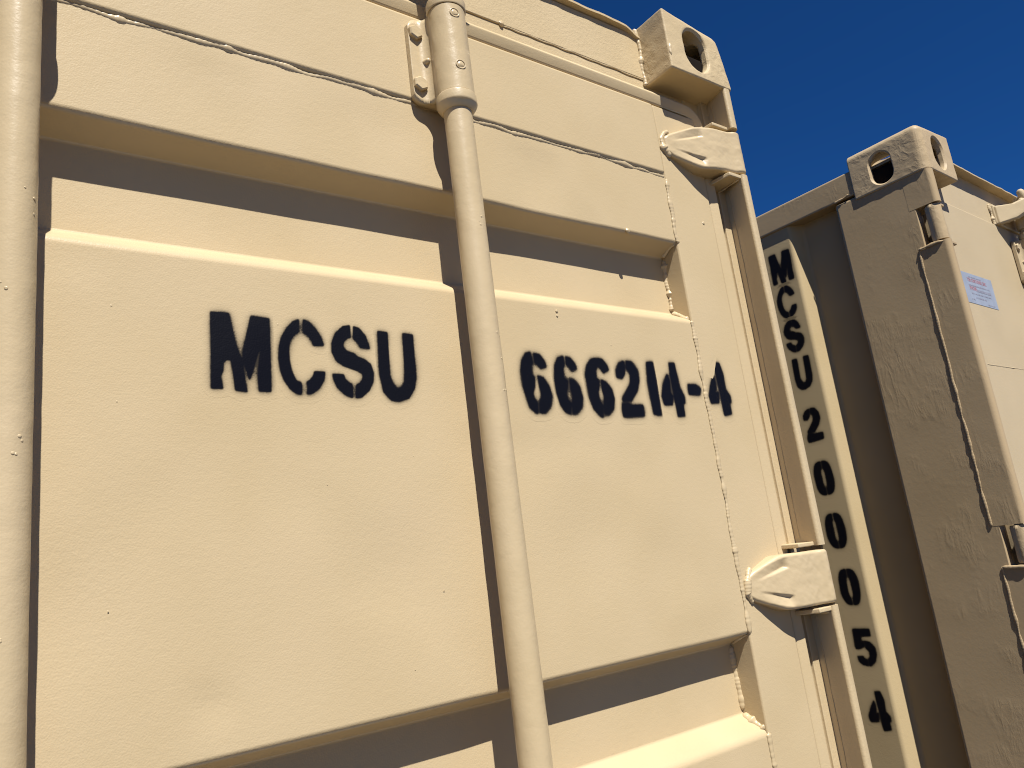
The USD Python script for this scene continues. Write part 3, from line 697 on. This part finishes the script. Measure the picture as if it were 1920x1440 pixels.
def build_leaf(flip):
    XF[0] = np.diag([-1.0, 1, 1, 1]) if flip else None
    vt = displaced(rbox(XW, 1.147, -.0012, .060, .150, 2.4214, .0035).refine_to_length(.04), .0002, 8, 2)
    d = part(AP, 'door', cat(rbox(.004, .078, -.0012, .060, .150, 2.4214, .0035), vt), MA, smooth=35, label='right door leaf with the stencilled number' if not flip else None)
    dp = str(d.GetPath())
    part(dp, 'top_member', rbox(.0784, XW - .0006, -.0042, .060, 2.2864, 2.4212, .006, 16), MA)
    part(dp, 'bottom_member', rbox(.0784, XW - .0006, -.0030, .060, .150, .2310, .006, 16), MA)
    fine_prof = [PROF[0]]
    for p in PROF[1:]:
        n_ = max(1, int(np.linalg.norm(p - fine_prof[-1]) / .012)) if .9 < p[1] < 2.4 else 1
        q0 = fine_prof[-1]
        fine_prof += [q0 + (p - q0) * k / n_ for k in range(1, n_ + 1)]
    pan = sheet(np.array(fine_prof), 'x', .079, XW - .0004, .002, steps=80)
    v = pan.vertices.copy()
    front = np.clip(1 - np.abs(v[:, 1]) / .004, 0, 1)
    text = np.clip((np.abs(v[:, 2] - 1.918) - .060) / .035, 0, 1)
    push = .0011 * np.maximum(0, meshkit.fbm(v * 6.5, 2, 17) - .52) * 4
    for x0_, z0_, rad, dep in ((.2835, 1.5935, .016, .0016), (.47, 1.67, .06, .0012), (.76, 1.70, .07, .0013), (.905, 1.66, .05, .0014), (.735, 2.215, .05, .0012), (.30, 2.22, .06, .0012)):
        push = push + dep * np.exp(-((v[:, 0] - x0_) ** 2 + (v[:, 2] - z0_) ** 2) / rad ** 2)
    v[:, 1] += push * text * front * np.clip((XW - .01 - v[:, 0]) / .03, 0, 1) * np.clip((2.275 - v[:, 2]) / .02, 0, 1)
    pan.vertices = v
    part(dp, 'corrugated_panel', pan, MA, smooth=40)
    part(dp, 'weld_bead', bead([(.079, .0006, 2.2848), (.30, .0006, 2.2850), (.62, .0006, 2.2846), (XW, .0006, 2.2848)], (0, -1, -.25), .0033, 31, wob=.6, ripple=.16, lump=.25, flatten=.62), MAW, smooth=60)
    # weld down the joint between panel and upright, following the folds
    z_hi = 2.2800
    z = 2.1640
    k = 0
    while z > .25:
        part(dp, 'weld_bead', bead([(XW + .001, -.0008, z_hi), (XW + .001, -.0008, z - .002)], (0, -1, 0), .0037, 41 + k, ripple=.13, wob=.5, flatten=.5, lump=.25), MAW, smooth=60)
        part(dp, 'weld_bead', bead([(XW - .001, .003, z - .003), (XW - .0015, .034, z - .0150)], (-.6, -.3, -.7), .0028, 51 + k), MAW, smooth=60)
        part(dp, 'weld_bead', bead([(XW - .0015, .036, z - .018), (XW - .0015, .036, z - .060), (XW - .0015, .036, z - .108)], (-.7, -.7, 0), .0044, 61 + k, lump=.8, ripple=.15), MAW, smooth=60)
        part(dp, 'weld_bead', bead([(XW - .0015, .035, z - .112), (XW - .001, .004, z - .1325)], (-.6, -.45, .66), .0046, 71 + k, lump=.6, ripple=.15), MAW, smooth=60)
        z_hi = z - .136
        z -= .6180
        k += 1
    part(dp, 'weld_bead', bead([(XW + .001, -.0008, z_hi), (XW + .001, -.0008, .235)], (0, -1, 0), .0034, 49, ripple=.13, wob=.5, flatten=.5, lump=.25), MAW, smooth=60)
    # rubber seal and its retainer round the leaf, painted over
    prof = np.array([(0, .014), (.0012, .0015), (.0035, -.0005), (.0165, -.0040), (.0190, -.0038), (.0215, -.0012), (.0335, .0085), (.0365, .012), (.0365, .020), (0, .020)])
    path, nrm = [], []
    def add(p, n): path.append(p); nrm.append(n)
    rc = .020
    for x in np.linspace(.006, 1.147 - rc, 30): add((x, 2.4236), (0, 1))
    for a in np.linspace(math.pi / 2, 0, 12)[1:]: add((1.1475 - rc + rc * math.cos(a), 2.4236 - rc + rc * math.sin(a)), (math.cos(a), math.sin(a)))
    for z in np.linspace(2.39, .15, 30): add((1.1475, z), (1, 0))
    path, nrm = np.array(path), np.array(nrm)
    n = len(path); K = len(prof)
    V = np.zeros((n, K, 3))
    V[:, :, 0] = path[:, None, 0] + nrm[:, None, 0] * prof[None, :, 0]
    V[:, :, 2] = path[:, None, 1] + nrm[:, None, 1] * prof[None, :, 0]
    V[:, :, 1] = prof[None, :, 1]
    F = []
    for i in range(n - 1):
        for k in range(K):
            a, b, c, e = i * K + k, i * K + (k + 1) % K, (i + 1) * K + (k + 1) % K, (i + 1) * K + k
            F += [(a, b, c), (a, c, e)]
    gk = trimesh.Trimesh(V.reshape(-1, 3), F, process=False)
    gk.fix_normals()
    part(dp, 'door_seal', gk, MA, smooth=28)
    XF[0] = None
    return dp


DP = build_leaf(False)
build_leaf(True)

# stencilled number, each letter its own print lying on the steel
cells = {'M': (280, 357), 'C': (357, 416.5), 'S': (416.5, 473.8), 'U': (473.8, 540),
         '6a': (668, 732.3), '6b': (732.3, 788.2), '6c': (788.2, 848), '2': (848, 907), '1': (907, 936), '4a': (936, 996), '-': (996, 1036.5), '4b': (1045.0, 1112)}
for n_, (u0, u1) in cells.items():
    word = n_ in 'MCSU'
    V2, F2, I2 = ink_sheet(GLYPHS[n_], (u0, u1, 1856, 1982), 0.7, .35 if word else .75, .85 if word else 1.15, hash(n_) % 7 if False else len(n_) * 7 + ord(n_[0]), hw=5.2 if word else 5.8, grow=.15 if n_ == 'M' else .19 if word else .35)
    y = -.00126 if n_ == '4b' else -.00006
    Vv = np.column_stack([V2[:, 0] / 1000, np.full(len(V2), y), V2[:, 1] / 1000])
    if np.cross(Vv[F2[0, 1]] - Vv[F2[0, 0]], Vv[F2[0, 2]] - Vv[F2[0, 0]])[1] > 0:
        F2 = F2[:, ::-1]
    part(DP, 'stencil_letter' if word else ('stencil_dash' if n_ == '-' else 'stencil_digit'), trimesh.Trimesh(Vv, F2, process=False), MAI, ink=I2,
         label={'M': 'black stencilled letter M with a peeled gap in its left leg', 'C': 'black stencilled letter C', 'S': 'black stencilled letter S', 'U': 'black stencilled letter U'}.get(n_, f'black stencilled {"dash" if n_ == "-" else "digit " + n_[0]}'))

# drips and lumps of paint that stand out from the steel
rng = np.random.default_rng(5)
lumps = [((.927, -.0005, 2.1655), .0042), ((.757, -.0003, 2.0155), .0022), ((.757, -.0003, 2.0085), .0018), ((1.118, -.0012, 2.212), .0030)]
lumps += [((x, -.0001, z), r) for x, z, r in zip(rng.uniform(.16, 1.02, 14), rng.uniform(1.56, 2.02, 14), rng.uniform(.0004, .0009, 14))]
part(DP, 'paint_lump', cat(*[blob(c, r * (1 if i < 4 else 1.25), (0, -1, 0), i, .55 if i < 4 else .22) for i, (c, r) in enumerate(lumps)]), MAW, smooth=60, kind='stuff')

for x, tw, det in ((.601, -1, True), (.119, -1, True), (-.119, 1, False), (-.601, 1, False)):
    build_rod(A, x, -.0402, 0.0 - .003, [2.2795, 1.17, .33], MAROD, MAROD, .10, 2.575, tw, 200 + int(x * 100), det, True, .017, .058, .012)

# ------------------------------------------------------------------ container B: the neighbour on the right, its corner post towards the camera
B = thing('shipping_container', 'beige container on the right behind, stencilled MCSU 200054 down its shaded corrugated side', 'shipping container', (1.87544, -0.078387, 0), 2.05)
BP = str(B.GetPath())
GAPS_B = [(2.2775, 2.3707), (1.5590, 1.6420), (.826, .918), (.2, .292)]
WB = 2.438
mirB = np.diag([-1.0, 1, 1, 1.0]); mirB[:3, 3] = (WB, 0, 0)
for side, xf in (('left', None), ('right', mirB)):
    XF[0] = xf
    ct = casting(rtop=0.018, rvert=0.021, seed=8)
    ct.apply_translation((0, 0, 2.4535))
    cp = part(BP, 'corner_casting', ct, MBC, smooth=32)
    part(str(cp.GetPath()), 'shade_liner', casting_shade_liner().translate((0, 0, 2.4535)), M_DARK)
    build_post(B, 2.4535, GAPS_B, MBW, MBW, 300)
    for (a, b) in GAPS_B:
        zc = (a + b) / 2
        hp = part(BP, 'hinge', displaced(hull(cyl((.020, .020, a + .004), (.020, .020, b - .003), .0165, 28), rbox(.008, .034, .018, .036, a + .004, b - .003, .004)).refine_to_length(.008), .0006, 60, int(zc * 40)), MBC, smooth=40)
        part(str(hp.GetPath()), 'hinge_blade', hull(rbox(.03, .05, .016, .034, a + .006, b - .006, .004), rbox(.11, .128, .036, .047, zc - .022, zc + .022, .004)), MB)
        part(str(hp.GetPath()), 'hinge_pin', cyl((.020, .020, a + .0005), (.020, .020, b - .0005), .0085, 20), MBC)
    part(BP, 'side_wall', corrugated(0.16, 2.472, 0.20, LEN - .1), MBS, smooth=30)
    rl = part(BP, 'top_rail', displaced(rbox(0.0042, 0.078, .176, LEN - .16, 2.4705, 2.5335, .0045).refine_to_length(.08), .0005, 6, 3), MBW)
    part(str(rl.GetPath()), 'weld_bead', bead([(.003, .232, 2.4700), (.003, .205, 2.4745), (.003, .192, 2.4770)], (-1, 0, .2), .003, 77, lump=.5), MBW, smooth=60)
    part(BP, 'bottom_rail', rbox(0.004, 0.075, .234, LEN - .16, .06, .17, .004), MB)
    part(BP, 'rear_post', rbox(0.004, .09, LEN - .16, LEN, .06, 2.53, .006), MB)
    XF[0] = None
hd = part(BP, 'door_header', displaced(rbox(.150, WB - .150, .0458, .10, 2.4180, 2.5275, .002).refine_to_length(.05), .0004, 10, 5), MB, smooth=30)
hdp = str(hd.GetPath())
nx = 240
xs = np.linspace(.1625, WB - .1625, nx)
zl = 2.526 + .0012 * (meshkit.fbm(np.stack([xs * 14, xs * 0, xs * 0], 1), 4, 13) - .5) * 2
yl = .0215 + .0012 * (meshkit.fbm(np.stack([xs * 30, xs * 0 + 4, xs * 0], 1), 4, 18) - .5) * 2
ring = [(0, 0), (-.0, .0036), (.010, .0046), (.05, .006), (.05, .001), (.022, .0005)]
K = len(ring)
V = np.concatenate([np.column_stack([xs, yl + a, zl + b])[:, None] for a, b in ring], 1).reshape(-1, 3)
F = [(i * K + k, i * K + (k + 1) % K, (i + 1) * K + (k + 1) % K) for i in range(nx - 1) for k in range(K)] + [(i * K + k, (i + 1) * K + (k + 1) % K, (i + 1) * K + k) for i in range(nx - 1) for k in range(K)]
lip = trimesh.Trimesh(V, F, process=False); lip.fix_normals()
part(hdp, 'roof_edge', lip, MB, smooth=40)
part(BP, 'roof', rbox(.03, WB - .03, .07, LEN - .02, 2.5225, 2.5300, .002), MB)
part(BP, 'end_wall', rbox(.08, WB - .08, LEN - .06, LEN - .02, .1, 2.52, .003), MB)
part(BP, 'floor', rbox(.08, WB - .08, .10, LEN - .07, .12, .15, .002), M_DARK)
part(BP, 'door_sill', rbox(.08, WB - .08, -.0, .09, .03, .125, .006), MB)
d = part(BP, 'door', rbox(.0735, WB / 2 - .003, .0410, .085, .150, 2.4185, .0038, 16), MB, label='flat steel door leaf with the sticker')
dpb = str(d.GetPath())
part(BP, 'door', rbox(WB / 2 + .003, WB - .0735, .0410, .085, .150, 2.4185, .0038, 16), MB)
part(dpb, 'weld_bead', bead([(.15, .0409, 2.0035), (.6, .0409, 2.0045)], (0, -1, .15), .0009, 89, ripple=.1), MB, smooth=60)
# the sticker, most of its small print unreadable
sx0, sx1, sz0, sz1 = .125, .319, 2.1550, 2.2340
stk = part(dpb, 'sticker', rbox(sx0, sx1, .0403, .0411, sz0, sz1, .0003, 6), M_STICK, label='pale blue sticker with red and grey print')
sp = str(stk.GetPath())


def text_on(s, h, x, z, mat, name):
    t = meshkit.text_mesh(s, h, .0002, bold=True)
    v = t.vertices
    part(sp, name, trimesh.Trimesh(np.column_stack([x + v[:, 0] * .9, .0402 - v[:, 2], z + v[:, 1]]), t.faces, process=True), mat, smooth=False)


text_on('TIN CONTAINER, INC.', .0085, .166, 2.2120, M_RED, 'sticker_lettering')
text_on('PHONE', .0095, .169, 2.1905, M_RED, 'sticker_lettering')
rng = np.random.default_rng(9)
rows = [(2.2245, .190, .265, .0028), (2.2030, .180, .300, .0030), (2.1920, .222, .305, .0060), (2.1815, .185, .300, .0028), (2.1720, .205, .265, .0034), (2.1660, .178, .195, .003), (2.1605, .270, .310, .0026)]
dash = []
for z, xa, xb, h in rows:
    x = xa - .012
    while x < xb - .012:
        w = rng.uniform(.0018, .0040) * (h / .003) ** .4
        dash.append(trimesh.creation.box((w, .0003, h), trimesh.transformations.translation_matrix((x + w / 2, .0401, z))))
        x += w + (rng.uniform(.0008, .0014) if rng.random() < .8 else .004)
part(sp, 'small_print', cat(*dash), M_GREY, smooth=False, kind='stuff')
for x, tw in ((.588, -1), (1.08, -1), (1.36, 1), (1.85, 1)):
    build_rod(B, x, .002, .0405, [2.2550, 1.15, .32], MB, MB, .10, 2.500, tw, 400 + int(x * 10), False, True, .0458)

# stencilled number down the side
def shifted(n_, u, v):
    q = np.array([p for w in GLYPHS[n_] for p in w]); c = (q.min(0) + q.max(0)) / 2
    return [[(a - c[0] + u, b - c[1] + v) for a, b in w] for w in GLYPHS[n_]]


def zero(u, v, w=48, h=84, t=17.5, gap=2.0):
    out = []
    n = 24
    for s in (-1, 1):
        oo, ii = [], []
        for a in np.linspace(-math.pi / 2, math.pi / 2, n):
            x, y = math.cos(a), math.sin(a)
            sq = lambda q, e: math.copysign(abs(q) ** e, q)
            oo.append((u + s * max(gap, w / 2 * sq(x, .62)), v + h / 2 * sq(y, .8)))
            ii.append((u + s * max(gap, (w / 2 - t) * sq(x, .62)), v + (h / 2 - t * .95) * sq(y, .8)))
        out.append(oo + ii[::-1])
    return out


def five(u, v):
    top = [(-21, 42), (20, 42), (20, 26), (-6, 26), (-7, 12), (-1, 15), (-1, 3), (-12, -2), (-23, -3)]
    bowl = [(2, 15), (14, 12), (23, 0), (24, -16), (18, -32), (4, -42), (2, -42), (2, -27), (8, -22), (9, -8), (2, -2)]
    low = [(-24, -20), (-9, -20), (-7, -26), (-1, -28), (-1, -42), (-14, -39), (-22, -31)]
    return [[(u + a, v + b) for a, b in w] for w in (top, bowl, low)]


col = -428.0       # letters run towards the viewer: u = -Y in mm
seq = [('M', shifted('M', -414, 2369.5)), ('C', shifted('C', -420, 2275)), ('S', shifted('S', -420, 2180)), ('U', shifted('U', -417, 2077)),
       ('2', shifted('2', -420, 1941)), ('0', zero(-421, 1804)), ('0', zero(-420, 1673)), ('0', zero(-416, 1537)), ('5', five(-410, 1396)), ('4', shifted('4b', -411, 1254))]
for k, (ch, poly) in enumerate(seq):
    q = np.array([p for w in poly for p in w])
    V2, F2, I2 = ink_sheet(poly, (-449, -377, q[:, 1].min() - 9, q[:, 1].max() + 9), 1.0, 1.0, 1.2, 60 + k, hw=5.8, grow=.34)
    Vv = np.column_stack([np.full(len(V2), .01044), -V2[:, 0] / 1000, V2[:, 1] / 1000])
    if np.cross(Vv[F2[0, 1]] - Vv[F2[0, 0]], Vv[F2[0, 2]] - Vv[F2[0, 0]])[0] > 0:
        F2 = F2[:, ::-1]
    part(BP + '/side_wall', 'stencil_letter' if ch.isalpha() else 'stencil_digit', trimesh.Trimesh(Vv, F2, process=False), MBI, ink=I2, label=f'black stencilled {"letter" if ch.isalpha() else "digit"} {ch}')
